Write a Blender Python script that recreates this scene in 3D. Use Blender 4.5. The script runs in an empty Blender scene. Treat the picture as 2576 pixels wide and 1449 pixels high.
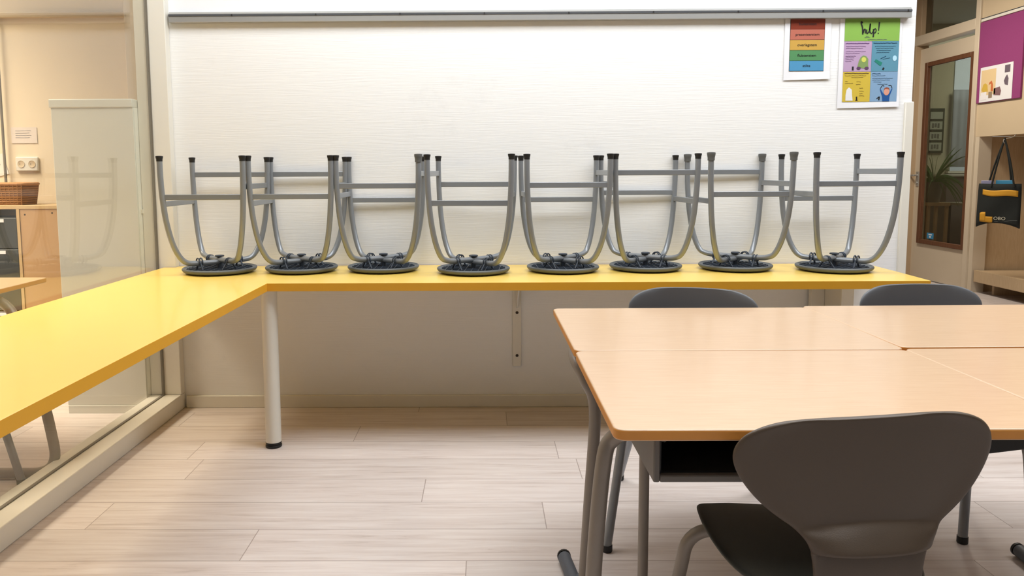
import bpy, bmesh, math, random
from mathutils import Vector, Matrix
random.seed(7)
R = math.radians
SC = bpy.context.scene
COL = SC.collection

# ------------------------------------------------------------------ materials
def lin(c):
    out = []
    for v in c[:3]:
        v /= 255.0
        out.append(v / 12.92 if v <= .04045 else ((v + .055) / 1.055) ** 2.4)
    return (*out, 1.0)

MATS = {}
def mat(name, rgb, rough=.5, metal=0.0, spec=.5, noise=0.0, nscale=40, bump=0.0, bscale=200, coat=0.0, stretch=(1, 1, 1), emit=0):
    m = bpy.data.materials.new(name); m.use_nodes = True
    nt = m.node_tree; b = nt.nodes['Principled BSDF']
    c = lin(rgb)
    b.inputs['Base Color'].default_value = c
    b.inputs['Roughness'].default_value = rough
    b.inputs['Metallic'].default_value = metal
    b.inputs['Specular IOR Level'].default_value = spec
    b.inputs['Coat Weight'].default_value = coat
    b.inputs['Coat Roughness'].default_value = .12
    if emit:
        b.inputs['Emission Color'].default_value = c; b.inputs['Emission Strength'].default_value = emit
    if noise or bump:
        tc = nt.nodes.new('ShaderNodeTexCoord'); mp = nt.nodes.new('ShaderNodeMapping')
        mp.inputs['Scale'].default_value = stretch
        nt.links.new(tc.outputs['Object'], mp.inputs['Vector'])
    if noise:
        n = nt.nodes.new('ShaderNodeTexNoise'); n.inputs['Scale'].default_value = nscale; n.inputs['Detail'].default_value = 5
        nt.links.new(mp.outputs[0], n.inputs['Vector'])
        mx = nt.nodes.new('ShaderNodeMix'); mx.data_type = 'RGBA'
        mx.inputs[6].default_value = tuple(max(0, v * (1 - noise)) for v in c[:3]) + (1,)
        mx.inputs[7].default_value = tuple(min(1, v * (1 + noise)) for v in c[:3]) + (1,)
        nt.links.new(n.outputs['Fac'], mx.inputs[0]); nt.links.new(mx.outputs[2], b.inputs['Base Color'])
    if bump:
        n2 = nt.nodes.new('ShaderNodeTexNoise'); n2.inputs['Scale'].default_value = bscale; n2.inputs['Detail'].default_value = 3
        nt.links.new(mp.outputs[0], n2.inputs['Vector'])
        bp = nt.nodes.new('ShaderNodeBump'); bp.inputs['Strength'].default_value = bump; bp.inputs['Distance'].default_value = .004
        nt.links.new(n2.outputs['Fac'], bp.inputs['Height']); nt.links.new(bp.outputs[0], b.inputs['Normal'])
    MATS[name] = m
    return m

def glass_mat(name, tint, f0=.04, tr=1.0):
    m = bpy.data.materials.new(name); m.use_nodes = True
    nt = m.node_tree; nt.nodes.clear()
    o = nt.nodes.new('ShaderNodeOutputMaterial'); mix = nt.nodes.new('ShaderNodeMixShader')
    t = nt.nodes.new('ShaderNodeBsdfTransparent'); t.inputs[0].default_value = lin(tint)
    g = nt.nodes.new('ShaderNodeBsdfGlossy'); g.inputs['Roughness'].default_value = 0; g.inputs[0].default_value = (1, 1, 1, 1)
    lw = nt.nodes.new('ShaderNodeLayerWeight'); lw.inputs['Blend'].default_value = .5
    p = nt.nodes.new('ShaderNodeMath'); p.operation = 'POWER'; p.inputs[1].default_value = 5
    a = nt.nodes.new('ShaderNodeMath'); a.operation = 'MULTIPLY_ADD'; a.inputs[1].default_value = 1 - f0; a.inputs[2].default_value = f0
    nt.links.new(lw.outputs['Facing'], p.inputs[0]); nt.links.new(p.outputs[0], a.inputs[0])
    nt.links.new(a.outputs[0], mix.inputs[0]); nt.links.new(t.outputs[0], mix.inputs[1]); nt.links.new(g.outputs[0], mix.inputs[2])
    nt.links.new(mix.outputs[0], o.inputs[0])
    return m

def wood_mat(name, a, b_, sx, rough, coat=0.0, scale=9):
    """straight grain along local X"""
    m = bpy.data.materials.new(name); m.use_nodes = True
    nt = m.node_tree; b = nt.nodes['Principled BSDF']
    tc = nt.nodes.new('ShaderNodeTexCoord'); mp = nt.nodes.new('ShaderNodeMapping'); mp.inputs['Scale'].default_value = sx
    n = nt.nodes.new('ShaderNodeTexNoise'); n.inputs['Scale'].default_value = scale; n.inputs['Detail'].default_value = 8; n.inputs['Roughness'].default_value = .6
    n.inputs['Distortion'].default_value = .25
    cr = nt.nodes.new('ShaderNodeValToRGB'); cr.color_ramp.elements[0].position = .3; cr.color_ramp.elements[1].position = .7
    cr.color_ramp.elements[0].color = lin(a); cr.color_ramp.elements[1].color = lin(b_)
    nt.links.new(tc.outputs['Object'], mp.inputs[0]); nt.links.new(mp.outputs[0], n.inputs['Vector'])
    nt.links.new(n.outputs['Fac'], cr.inputs[0]); nt.links.new(cr.outputs[0], b.inputs['Base Color'])
    b.inputs['Roughness'].default_value = rough; b.inputs['Coat Weight'].default_value = coat; b.inputs['Coat Roughness'].default_value = .15
    return m

def wall_mat(name, rgb):
    """painted wallpaper with fine horizontal ribs"""
    m = bpy.data.materials.new(name); m.use_nodes = True
    nt = m.node_tree; b = nt.nodes['Principled BSDF']; b.inputs['Roughness'].default_value = .55
    b.inputs['Base Color'].default_value = lin(rgb); b.inputs['Specular IOR Level'].default_value = .3
    tc = nt.nodes.new('ShaderNodeTexCoord'); mp = nt.nodes.new('ShaderNodeMapping'); mp.inputs['Scale'].default_value = (3.5, 1, 75)
    n = nt.nodes.new('ShaderNodeTexNoise'); n.inputs['Scale'].default_value = 2.2; n.inputs['Detail'].default_value = 4
    bp = nt.nodes.new('ShaderNodeBump'); bp.inputs['Strength'].default_value = .22; bp.inputs['Distance'].default_value = .004
    nt.links.new(tc.outputs['Object'], mp.inputs[0]); nt.links.new(mp.outputs[0], n.inputs['Vector'])
    nt.links.new(n.outputs['Fac'], bp.inputs['Height']); nt.links.new(bp.outputs[0], b.inputs['Normal'])
    # faint scuffs
    n3 = nt.nodes.new('ShaderNodeTexNoise'); n3.inputs['Scale'].default_value = 3; n3.inputs['Detail'].default_value = 9; n3.inputs['Roughness'].default_value = .75
    cr = nt.nodes.new('ShaderNodeValToRGB'); cr.color_ramp.elements[0].position = .30; cr.color_ramp.elements[1].position = .42
    c = lin(rgb); cr.color_ramp.elements[0].color = tuple(v * .95 for v in c[:3]) + (1,); cr.color_ramp.elements[1].color = c
    nt.links.new(tc.outputs['Object'], n3.inputs['Vector']); nt.links.new(n3.outputs['Fac'], cr.inputs[0]); nt.links.new(cr.outputs[0], b.inputs['Base Color'])
    return m

def floor_mat():
    m = bpy.data.materials.new('floor_planks'); m.use_nodes = True
    nt = m.node_tree; b = nt.nodes['Principled BSDF']; N = nt.nodes.new; L = nt.links.new
    def M(op, a, b2=None, c=None):
        n = N('ShaderNodeMath'); n.operation = op
        for i, v in enumerate((a, b2, c)):
            if v is None: continue
            if isinstance(v, (int, float)): n.inputs[i].default_value = v
            else: L(v, n.inputs[i])
        return n.outputs[0]
    tc = N('ShaderNodeTexCoord'); sp = N('ShaderNodeSeparateXYZ'); L(tc.outputs['Object'], sp.inputs[0])
    W, LEN = .2065, 1.53
    row_f = M('DIVIDE', M('ADD', sp.outputs['Y'], -2.0085 + 10 * W), W)
    row = M('FLOOR', row_f)
    fy = M('FRACT', row_f)
    cr = N('ShaderNodeValToRGB'); cr.color_ramp.interpolation = 'CONSTANT'
    L(M('FRACT', M('DIVIDE', M('ADD', row, .5), 12.0)), cr.inputs[0])
    vals = [.62, 1.05, 1.47, .30, .95, .10, 1.2, .55, 1.4, 1.47, .78, .20]
    # rows counted so that row 10 starts at Y = 2.0085
    vals[10] = 1.47; vals[11] = .78; vals[0] = .20; vals[1] = 1.30; vals[2] = .37
    els = cr.color_ramp.elements
    els[0].position = 0; els[1].position = 1 / 12
    for i in range(2, 12): els.new(i / 12)
    for i in range(12): els[i].color = (vals[i] / LEN,) * 3 + (1,)
    col_f = M('SUBTRACT', M('DIVIDE', sp.outputs['X'], LEN), cr.outputs[0])
    colid = M('FLOOR', col_f); fx = M('FRACT', col_f)
    ex = M('MULTIPLY', M('MINIMUM', fx, M('SUBTRACT', 1, fx)), LEN)
    ey = M('MULTIPLY', M('MINIMUM', fy, M('SUBTRACT', 1, fy)), W)
    edge = M('MINIMUM', ex, ey)
    seam = M('LESS_THAN', edge, .0016)
    cmb = N('ShaderNodeCombineXYZ'); L(row, cmb.inputs[0]); L(colid, cmb.inputs[1])
    wn = N('ShaderNodeTexWhiteNoise'); wn.noise_dimensions = '2D'; L(cmb.outputs[0], wn.inputs['Vector'])
    # grain, shifted from plank to plank
    mp = N('ShaderNodeVectorMath'); mp.operation = 'MULTIPLY'; mp.inputs[1].default_value = (1.5, 26, 1); L(tc.outputs['Object'], mp.inputs[0])
    ad = N('ShaderNodeVectorMath'); ad.operation = 'ADD'; L(mp.outputs[0], ad.inputs[0])
    sc = N('ShaderNodeVectorMath'); sc.operation = 'SCALE'; sc.inputs['Scale'].default_value = 31.0; L(wn.outputs['Color'], sc.inputs[0]); L(sc.outputs[0], ad.inputs[1])
    g = N('ShaderNodeTexNoise'); g.inputs['Scale'].default_value = 1.6; g.inputs['Detail'].default_value = 9; g.inputs['Roughness'].default_value = .68; g.inputs['Distortion'].default_value = .6
    L(ad.outputs[0], g.inputs['Vector'])
    r1 = N('ShaderNodeValToRGB'); e = r1.color_ramp.elements
    e[0].position = .27; e[0].color = lin((178, 164, 157)); e[1].position = .62; e[1].color = lin((216, 207, 203))
    k = e.new(.42); k.color = lin((204, 192, 187))
    L(g.outputs['Fac'], r1.inputs[0])
    hv = N('ShaderNodeHueSaturation'); L(r1.outputs[0], hv.inputs['Color'])
    L(M('MULTIPLY_ADD', wn.outputs['Value'], .14, .93), hv.inputs['Value'])
    mx = N('ShaderNodeMix'); mx.data_type = 'RGBA'; mx.inputs[7].default_value = lin((118, 100, 92))
    L(M('MULTIPLY', seam, .6), mx.inputs[0]); L(hv.outputs[0], mx.inputs[6]); L(mx.outputs[2], b.inputs['Base Color'])
    b.inputs['Roughness'].default_value = .42; b.inputs['Specular IOR Level'].default_value = .4
    bp = N('ShaderNodeBump'); bp.inputs['Strength'].default_value = .12; bp.inputs['Distance'].default_value = .002
    L(g.outputs['Fac'], bp.inputs['Height']); L(bp.outputs[0], b.inputs['Normal'])
    return m

# ------------------------------------------------------------------ mesh helpers
class MB:
    def __init__(s): s.bm = bmesh.new()
    def box(s, x0, x1, y0, y1, z0, z1, mi=0):
        v = [s.bm.verts.new(p) for p in ((x0, y0, z0), (x1, y0, z0), (x1, y1, z0), (x0, y1, z0), (x0, y0, z1), (x1, y0, z1), (x1, y1, z1), (x0, y1, z1))]
        for f in ((3, 2, 1, 0), (4, 5, 6, 7), (0, 1, 5, 4), (1, 2, 6, 5), (2, 3, 7, 6), (3, 0, 4, 7)):
            s.bm.faces.new([v[i] for i in f]).material_index = mi
        return s
    def prism(s, pts, y0, y1, axis='y', mi=0, mside=None):
        """polygon extruded: axis y -> pts (x,z); axis z -> pts (x,y); axis x -> pts (y,z)"""
        f3 = {'y': lambda p, t: (p[0], t, p[1]), 'z': lambda p, t: (p[0], p[1], t), 'x': lambda p, t: (t, p[0], p[1])}[axis]
        a = [s.bm.verts.new(f3(p, y0)) for p in pts]; b = [s.bm.verts.new(f3(p, y1)) for p in pts]
        n = len(pts)
        s.bm.faces.new(a).material_index = mi; s.bm.faces.new(b[::-1]).material_index = mi
        for i in range(n):
            s.bm.faces.new((a[i], b[i], b[(i + 1) % n], a[(i + 1) % n])).material_index = mi if mside is None else mside
        return s
    def tube(s, pts, r, seg=12, caps=True, flat=1.0):
        pts = [Vector(p) for p in pts]; rings = []; up = None
        for i, p in enumerate(pts):
            t = (pts[min(i + 1, len(pts) - 1)] - pts[max(i - 1, 0)]).normalized()
            if up is None:
                up = Vector((0, 0, 1)) if abs(t.z) < .9 else Vector((0, 1, 0))
            n = (up - t * up.dot(t)).normalized(); up = n; bn = t.cross(n)
            rr = r[i] if isinstance(r, (list, tuple)) else r
            rings.append([s.bm.verts.new(p + n * math.cos(2 * math.pi * k / seg) * rr + bn * math.sin(2 * math.pi * k / seg) * rr * flat) for k in range(seg)])
        for a, b in zip(rings, rings[1:]):
            for k in range(seg):
                s.bm.faces.new((a[k], a[(k + 1) % seg], b[(k + 1) % seg], b[k]))
        if caps:
            s.bm.faces.new(rings[0][::-1]); s.bm.faces.new(rings[-1])
        return s
    def lathe(s, prof, seg=32, c=(0, 0, 0)):
        rings = []
        for r, z in prof:
            if r < 1e-6: rings.append([s.bm.verts.new((c[0], c[1], c[2] + z))])
            else: rings.append([s.bm.verts.new((c[0] + r * math.cos(2 * math.pi * k / seg), c[1] + r * math.sin(2 * math.pi * k / seg), c[2] + z)) for k in range(seg)])
        for a, b in zip(rings, rings[1:]):
            for k in range(seg):
                k2 = (k + 1) % seg
                if len(a) == 1 and len(b) == 1: continue
                if len(a) == 1: s.bm.faces.new((a[0], b[k2], b[k]))
                elif len(b) == 1: s.bm.faces.new((a[k], a[k2], b[0]))
                else: s.bm.faces.new((a[k], a[k2], b[k2], b[k]))
        return s
    def grid(s, rows):
        vs = [[s.bm.verts.new(p) for p in r] for r in rows]
        for a, b in zip(vs, vs[1:]):
            for i in range(len(a) - 1): s.bm.faces.new((a[i], a[i + 1], b[i + 1], b[i]))
        return s
    def xf(s, M):
        bmesh.ops.transform(s.bm, matrix=M, verts=s.bm.verts); return s
    def build(s, name, mats, parent=None, smooth=True, bevel=0.0, solid=0.0, sub=0, auto=35, seg=2, offset=0):
        bmesh.ops.recalc_face_normals(s.bm, faces=s.bm.faces) if not solid else None
        me = bpy.data.meshes.new(name); s.bm.to_mesh(me); s.bm.free()
        for m in (mats if isinstance(mats, (list, tuple)) else [mats]): me.materials.append(m)
        o = bpy.data.objects.new(name, me); COL.objects.link(o)
        if parent: o.parent = parent
        if smooth:
            for p in me.polygons: p.use_smooth = True
            me.set_sharp_from_angle(angle=R(auto))
        if solid:
            md = o.modifiers.new('solid', 'SOLIDIFY'); md.thickness = solid; md.offset = offset
        if bevel:
            md = o.modifiers.new('bevel', 'BEVEL'); md.width = bevel; md.segments = seg; md.limit_method = 'ANGLE'; md.angle_limit = R(40); md.harden_normals = False
        if sub:
            md = o.modifiers.new('sub', 'SUBSURF'); md.levels = sub; md.render_levels = sub
        return o

def smoothpath(pts, n=8):
    """Catmull-Rom through the points"""
    P = [Vector(p) for p in pts]; P = [P[0] * 2 - P[1]] + P + [P[-1] * 2 - P[-2]]; out = []
    for i in range(1, len(P) - 2):
        a, b, c, d = P[i - 1:i + 3]
        for k in range(n):
            t = k / n
            out.append(.5 * ((2 * b) + (c - a) * t + (2 * a - 5 * b + 4 * c - d) * t * t + (3 * b - a - 3 * c + d) * t ** 3))
    out.append(P[-2]); return out

def fillet(pts, rad, n=7):
    """polyline with rounded corners"""
    P = [Vector(p) for p in pts]; out = [P[0]]
    for a, b, c in zip(P, P[1:], P[2:]):
        d1 = (a - b); d2 = (c - b); k = min(rad, d1.length * .49, d2.length * .49)
        p, q = b + d1.normalized() * k, b + d2.normalized() * k
        for i in range(n + 1):
            t = i / n; out.append(p * (1 - t) ** 2 + b * 2 * t * (1 - t) + q * t * t)
    out.append(P[-1]); return out

def rrect(x0, x1, y0, y1, r, n=6):
    pts = []
    for cx, cy, a0 in ((x1 - r, y0 + r, -90), (x1 - r, y1 - r, 0), (x0 + r, y1 - r, 90), (x0 + r, y0 + r, 180)):
        for i in range(n + 1):
            a = R(a0 + 90 * i / n); pts.append((cx + r * math.cos(a), cy + r * math.sin(a)))
    return pts

def empty(name, label, cat, loc=(0, 0, 0), rz=0, group=None):
    o = bpy.data.objects.new(name, None); COL.objects.link(o); o.location = loc; o.rotation_euler = (0, 0, rz)
    o.empty_display_size = .05; o['label'] = label; o['category'] = cat
    if group: o['group'] = group
    return o
def tag(o, label, cat, group=None):
    o['label'] = label; o['category'] = cat
    if group: o['group'] = group
    return o
def struct(o, label=None, cat=None):
    o['kind'] = 'structure'
    if label: o['label'] = label
    if cat: o['category'] = cat
    return o
def kids(o): return [c for c in bpy.data.objects if c.parent == o]
def copy_tree(o, parent=None):
    c = o.copy(); COL.objects.link(c); c.parent = parent
    for ch in kids(o): copy_tree(ch, c)
    return c
def text(name, body, size, m, parent, M, ext=.0004, align='CENTER', sx=1.0):
    cu = bpy.data.curves.new(name, 'FONT'); cu.body = body; cu.size = size; cu.extrude = ext; cu.align_x = align; cu.align_y = 'CENTER'; cu.resolution_u = 3
    t = bpy.data.objects.new(name + '_tmp', cu); COL.objects.link(t)
    me = bpy.data.meshes.new_from_object(t); bpy.data.objects.remove(t)
    me.transform(M @ Matrix.Diagonal((sx, 1, 1, 1))); me.materials.clear(); me.materials.append(m)
    o = bpy.data.objects.new(name, me); COL.objects.link(o); o.parent = parent
    return o
UPRIGHT = Matrix.Rotation(R(90), 4, 'X')          # XY lettering -> facing -Y

# ------------------------------------------------------------------ palette
m_wall = wall_mat('wall_paint', (238, 238, 238))
m_upper = mat('upper_wall_white', (240, 242, 246), .35)
m_white = mat('white_lacquer', (226, 222, 212), .38, noise=.04, nscale=6)
m_cream = mat('cream_lacquer', (205, 186, 156), .42, noise=.04, nscale=5)
m_door = mat('door_cream', (208, 194, 172), .4, noise=.03, nscale=4)
m_jamb = mat('jamb_tan', (182, 158, 128), .5)
m_left = mat('warm_wall', (232, 216, 190), .7, noise=.02, nscale=3)
m_floor = floor_mat()
m_ceil = mat('ceiling_white', (212, 212, 210), .8)
m_yellow = mat('yellow_laminate', (246, 209, 104), .34, spec=.5, coat=.3, noise=.03, nscale=5, bump=.02, bscale=500)
m_yshade = mat('yellow_edge_shade', (226, 164, 40), .42, noise=.03, nscale=8)  # counter edges: shade on the upright faces put into a deeper gold
m_beech = wood_mat('beech_laminate', (205, 170, 136), (214, 183, 151), (1.4, 22, 1), .33, coat=.3)
m_beech_edge = mat('beech_edge_band', (208, 142, 66), .4, noise=.06, nscale=20)
m_steel = mat('grey_painted_steel', (142, 146, 151), .34, metal=.35, noise=.04, nscale=30)
m_tube = mat('warm_grey_tube', (138, 130, 122), .4, metal=.2, noise=.05, nscale=30)
m_cap = mat('black_plastic', (24, 24, 26), .5)
m_capg = mat('grey_plastic_cap', (92, 93, 92), .55)
m_seat = mat('slate_plastic', (98, 102, 105), .5, bump=.05, bscale=400)
m_under = mat('dark_slate_plastic', (58, 66, 78), .5, bump=.1, bscale=160)
m_shell = mat('taupe_plastic', (80, 68, 57), .45, bump=.06, bscale=500, noise=.06, nscale=8)
m_shellf = mat('charcoal_plastic', (98, 101, 106), .48, bump=.06, bscale=500)
m_seatb = mat('black_seat_plastic', (44, 46, 42), .45, bump=.05, bscale=500)
m_tray = mat('tray_plastic', (108, 104, 100), .5)
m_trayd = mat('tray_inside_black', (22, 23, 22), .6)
m_runner = mat('runner_slate', (78, 84, 94), .5, bump=.08, bscale=120)
m_alu = mat('aluminium', (184, 184, 182), .35, metal=.6)
m_dark = mat('shadow_groove', (70, 72, 76), .7)
m_paper = mat('laminated_paper', (236, 236, 240), .18, coat=.4)
m_glass = glass_mat('partition_glass', (250, 250, 246))
m_dglass = glass_mat('door_glass', (208, 208, 200), f0=.05)
m_brown = wood_mat('brown_bead', (92, 58, 38), (112, 74, 50), (6, 6, 1), .45)
m_purple = mat('purple_felt', (140, 58, 112), .95, noise=.06, nscale=60)
m_ink = mat('black_ink', (24, 22, 24), .5)
m_inkb = mat('grey_ink', (92, 92, 104), .5)
m_bead = mat('bead_grey', (118, 112, 102), .6)
m_screw = mat('dark_screw', (62, 52, 42), .5, metal=.5)
m_ply = wood_mat('pale_plywood', (186, 160, 126), (200, 176, 142), (12, 12, 1.2), .5)

# ------------------------------------------------------------------ setting
YB = 3.75
# floor, ceiling
struct(MB().box(-6.5, 9.5, -3.2, 11.6, -.1, 0).build('floor', m_floor, smooth=False), 'pale greyish oak plank floor', 'floor')
struct(MB().box(-6.5, 9.5, -3.2, 11.6, 3.05, 3.15).build('ceiling', m_ceil, smooth=False), 'white classroom ceiling', 'ceiling')
# partition wall behind the counter
wb = MB().box(-1.66, 2.058, YB, YB + .1, 0, 1.9).build('wall_back', m_wall, smooth=False); struct(wb, 'off-white ribbed wall behind the yellow counter', 'wall')
MB().box(-1.66, 2.058, YB - .0005, YB + .1, 1.9, 3.05).build('upper_panel', m_upper, wb, smooth=False)
struct(MB().box(-1.5, 2.03, YB - .016, YB, 0, .062).build('baseboard_back', m_white, bevel=.003), 'low white skirting under the counter', 'baseboard')
# corner guard at the free end of the wall
struct(MB().box(2.022, 2.064, YB - .012, YB + .11, 0, 1.497).build('trim_1', m_white, bevel=.004), 'white corner guard on the end of the wall', 'trim')
# metal rail
rail = empty('wall_rail', 'long narrow aluminium rail along the top of the back wall', 'rail', (0, YB, 1.915))
MB().prism([(-.030, -.028), (-.003, -.028), (-.003, .022), (-.022, .022), (-.030, .012)], -1.50, 2.022, 'x').build('rail_body', m_alu, rail, bevel=.002)
MB().box(-1.50, 2.022, -.0325, -.028, .0, .009).build('groove', m_dark, rail, smooth=False)
for i in range(9):
    x = -1.2 + i * .4
    MB().box(x, x + .006, -.034, -.032, .0, .009).build('notch', m_ink, rail, smooth=False)

# glazed partition on the left
XG = -1.597
w1 = MB().box(XG - .004, XG + .004, -.9, 3.70, .078, 2.95).build('window_1', m_glass, smooth=False); struct(w1, 'large clear glass pane of the left partition', 'window')
fr = MB().box(-1.66, -1.51, -.95, YB, 0, .078).build('sill', m_white, w1, bevel=.004)
MB().box(-1.66, -1.51, 3.70, YB - .001, .0785, 3.05).build('post', m_white, w1, bevel=.003)
MB().box(-1.66, -1.51, -.95, 3.70, 2.95, 3.05).build('head', m_white, w1, bevel=.003)
MB().box(-1.66, -1.51, -1.0, -.9, .0785, 2.95).build('post', m_white, w1, bevel=.003)
MB().box(XG - .007, XG + .007, 3.694, 3.6995, .079, 2.95).box(XG - .007, XG + .007, -.9, 3.694, .0785, .0815).build('bead', m_bead, w1, smooth=False)
struct(MB().box(-1.66, -1.51, -3.2, -1.0, 0, 3.05).build('wall_left', m_wall, smooth=False), 'white wall beyond the glass partition', 'wall')

# right hand wall: door, transom, board, niche
XR = 4.647
wr = MB()
wr.box(XR, XR + .12, 8.52, 11.5, 0, 3.05)
wr.box(XR, XR + .12, 2.0, 7.35, 1.475, 3.05)      # above the niche
wr.box(XR, XR + .12, 2.0, 4.6, 0, 1.475)
wro = wr.build('wall_right', m_cream, smooth=False); struct(wro, 'cream corridor wall with door and coat niche', 'wall')
d1 = empty('door_1', 'cream door with tall brown framed glass pane', 'door', (XR, 7.9, 0)); d1['kind'] = 'structure'
def loc(b, name, m, p=d1, **k): return b.xf(Matrix.Translation((-XR, -7.9, 0))).build(name, m, p, **k)
leaf = MB(); x0, x1 = XR + .035, XR + .075
leaf.box(x0, x1, 7.415, 7.50, .012, 2.445).box(x0, x1, 8.245, 8.40, .012, 2.445).box(x0, x1, 7.50, 8.245, .012, .38).box(x0, x1, 7.50, 8.245, 2.295, 2.445)
loc(leaf, 'door_leaf', m_door, smooth=False)
bead = MB(); a = XR + .012; b_ = XR + .05
bead.box(a, b_, 7.455, 7.505, .385, 2.29).box(a, b_, 8.225, 8.275, .385, 2.29).box(a, b_, 7.505, 8.225, .385, .43).box(a, b_, 7.505, 8.225, 2.245, 2.29)
loc(bead, 'glazing_frame', m_brown, bevel=.004)
loc(MB().box(XR + .050, XR + .056, 7.505, 8.225, .43, 2.245), 'pane', m_dglass, smooth=False)
fr = MB()
fr.box(XR - .02, XR + .12, 8.40, 8.53, 0, 2.486)
loc(fr, 'jamb', m_jamb, bevel=.004)
loc(MB().box(XR - .02, XR + .12, 7.345, 7.412, 0, 3.04), 'jamb', m_door, bevel=.004)
loc(MB().box(XR - .02, XR + .12, 7.412, 8.53, 2.486, 2.586), 'lintel', m_door, bevel=.004)
loc(MB().box(XR - .0, XR + .12, 8.36, 8.53, 2.586, 3.04), 'jamb', m_jamb, bevel=.004)
hd = MB().tube([(XR + .04, 8.34, 1.11), (XR - .015, 8.34, 1.11)], .009).tube(fillet([(XR - .015, 8.34, 1.11), (XR - .02, 8.33, 1.11), (XR - .02, 8.45, 1.105)], .01), .009)
loc(hd, 'door_handle', m_alu)
loc(MB().box(XR + .028, XR + .036, 8.315, 8.365, .99, 1.15).tube([(XR + .028, 8.34, 1.03), (XR + .018, 8.34, 1.03)], .012), 'lock_plate', m_alu, bevel=.002)
st = loc(MB().box(XR + .0485, XR + .0499, 8.02, 8.14, .443, .505), 'sticker', mat('sticker_blue', (60, 142, 190), .4))
st['label'] = 'small blue sticker on the door glass'
loc(MB().box(XR + .0480, XR + .0485, 8.065, 8.095, .455, .475).box(XR + .0480, XR + .0485, 8.05, 8.11, .482, .495), 'sticker_print', m_paper, st)
w2 = MB().box(XR + .05, XR + .056, 7.412, 8.36, 2.586, 3.04).build('window_2', m_dglass, smooth=False); struct(w2, 'dark transom pane above the door', 'window')
# cable strip above the felt board
struct(MB().box(XR - .012, XR, 5.6, 7.34, 2.535, 2.56).build('trim_2', m_white, bevel=.002), 'thin white strip above the purple board', 'trim')
MB().box(XR - .013, XR, 5.6, 7.34, 2.5625, 2.567).build('trim_3', m_dark, smooth=False)['kind'] = 'structure'
# niche lining
XN = XR + .55
n = MB()
for i in range(16):
    y = 4.602 + i * .171
    n.box(XN, XN + .02, y, y + .169, .0, 1.474)
no = n.build('wall_niche', m_ply, bevel=.002); struct(no, 'pale boarded back of the coat niche', 'wall')
struct(MB().box(XR + .121, XN, 7.318, 7.34, .0, 1.474).build('trim_4', m_ply, smooth=False), 'pale side panel of the coat niche', 'trim')
struct(MB().box(XR + .10, XN, 4.6, 7.318, 1.4755, 1.495).build('trim_5', m_ply, smooth=False), 'top board of the coat niche', 'trim')
struct(MB().box(XR, XR + .119, 7.285, 7.343, 0, 1.474).build('trim_6', m_door, smooth=False), 'upright edge beside the coat niche', 'trim')
bench = empty('bench', 'long low pale wooden bench board inside the coat niche', 'bench', (XR + .25, 6.0, 0))
MB().box(-.24, -.21, -1.38, 1.27, .105, .218).build('front_board', m_ply, bench, bevel=.003)
MB().box(-.21, .27, -1.38, 1.27, .19, .212).build('seat_board', m_ply, bench, bevel=.003)
for y in (-1.2, 1.1): MB().box(-.15, .2, y, y + .03, 0, .19).build('support', m_ply, bench)
# walls closing the corridor and neighbour room
struct(MB().box(-6.5, 9.5, 11.5, 11.6, 0, 3.05).build('wall_far', m_cream, smooth=False), 'far corridor wall', 'wall')
struct(MB().box(9.4, 9.5, -3.2, 11.5, 0, 3.05).build('wall_side', m_cream, smooth=False), 'outer wall of the office', 'wall')

# ------------------------------------------------------------------ yellow counter
HC = .716; TH = .034
ct = empty('counter', 'yellow L-shaped counter running along the wall and glass partition', 'counter', (0, 3.4, 0))
def cl(b, name, m, p=ct, **k): return b.xf(Matrix.Translation((0, -3.4, 0))).build(name, m, p, **k)
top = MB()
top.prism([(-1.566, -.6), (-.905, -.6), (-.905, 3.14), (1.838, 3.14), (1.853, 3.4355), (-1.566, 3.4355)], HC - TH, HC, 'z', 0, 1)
cl(top, 'top', [m_yellow, m_yshade], bevel=.0008)
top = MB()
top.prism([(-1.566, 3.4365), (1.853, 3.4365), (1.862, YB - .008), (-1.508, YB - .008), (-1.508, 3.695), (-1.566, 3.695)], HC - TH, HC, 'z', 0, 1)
cl(top, 'top', [m_yellow, m_yshade], bevel=.0008)
def cleg(x, y):
    l = cl(MB().lathe([(0, .022), (.033, .022), (.033, HC - TH), (0, HC - TH)], 32, (x, y, 0)), 'leg', m_white)
    cl(MB().lathe([(0, 0), (.032, 0), (.0345, .003), (.0345, .010), (.029, .013), (.029, .016), (.0335, .018), (.0335, .024), (0, .024)], 32, (x, y, 0)), 'foot', m_cap, l)
cleg(-.912, 3.19); cleg(-.94, .3)
br = cl(MB().box(.137, .179, YB - .012, YB - .001, .208, HC - TH).box(.137, .179, YB - .40, YB - .001, HC - TH - .012, HC - TH).prism([(YB - .012, HC - TH - .012), (YB - .30, HC - TH - .012), (YB - .012, .50)], .154, .162, 'x'), 'wall_bracket', m_white, bevel=.002)
for z in (.478, .262):
    cl(MB().lathe([(0, 0), (.0075, 0), (.006, .004), (0, .005)], 16).xf(Matrix.Translation((.158, YB - .012, z)) @ Matrix.Rotation(R(90), 4, 'X')), 'screw', m_screw, br)
cl(MB().box(1.655, 1.715, YB - .22, YB - .017, 0, HC - TH).box(1.59, 1.655, YB - .05, YB - .017, 0, HC - TH), 'support_panel', m_white, bevel=.003)

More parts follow.
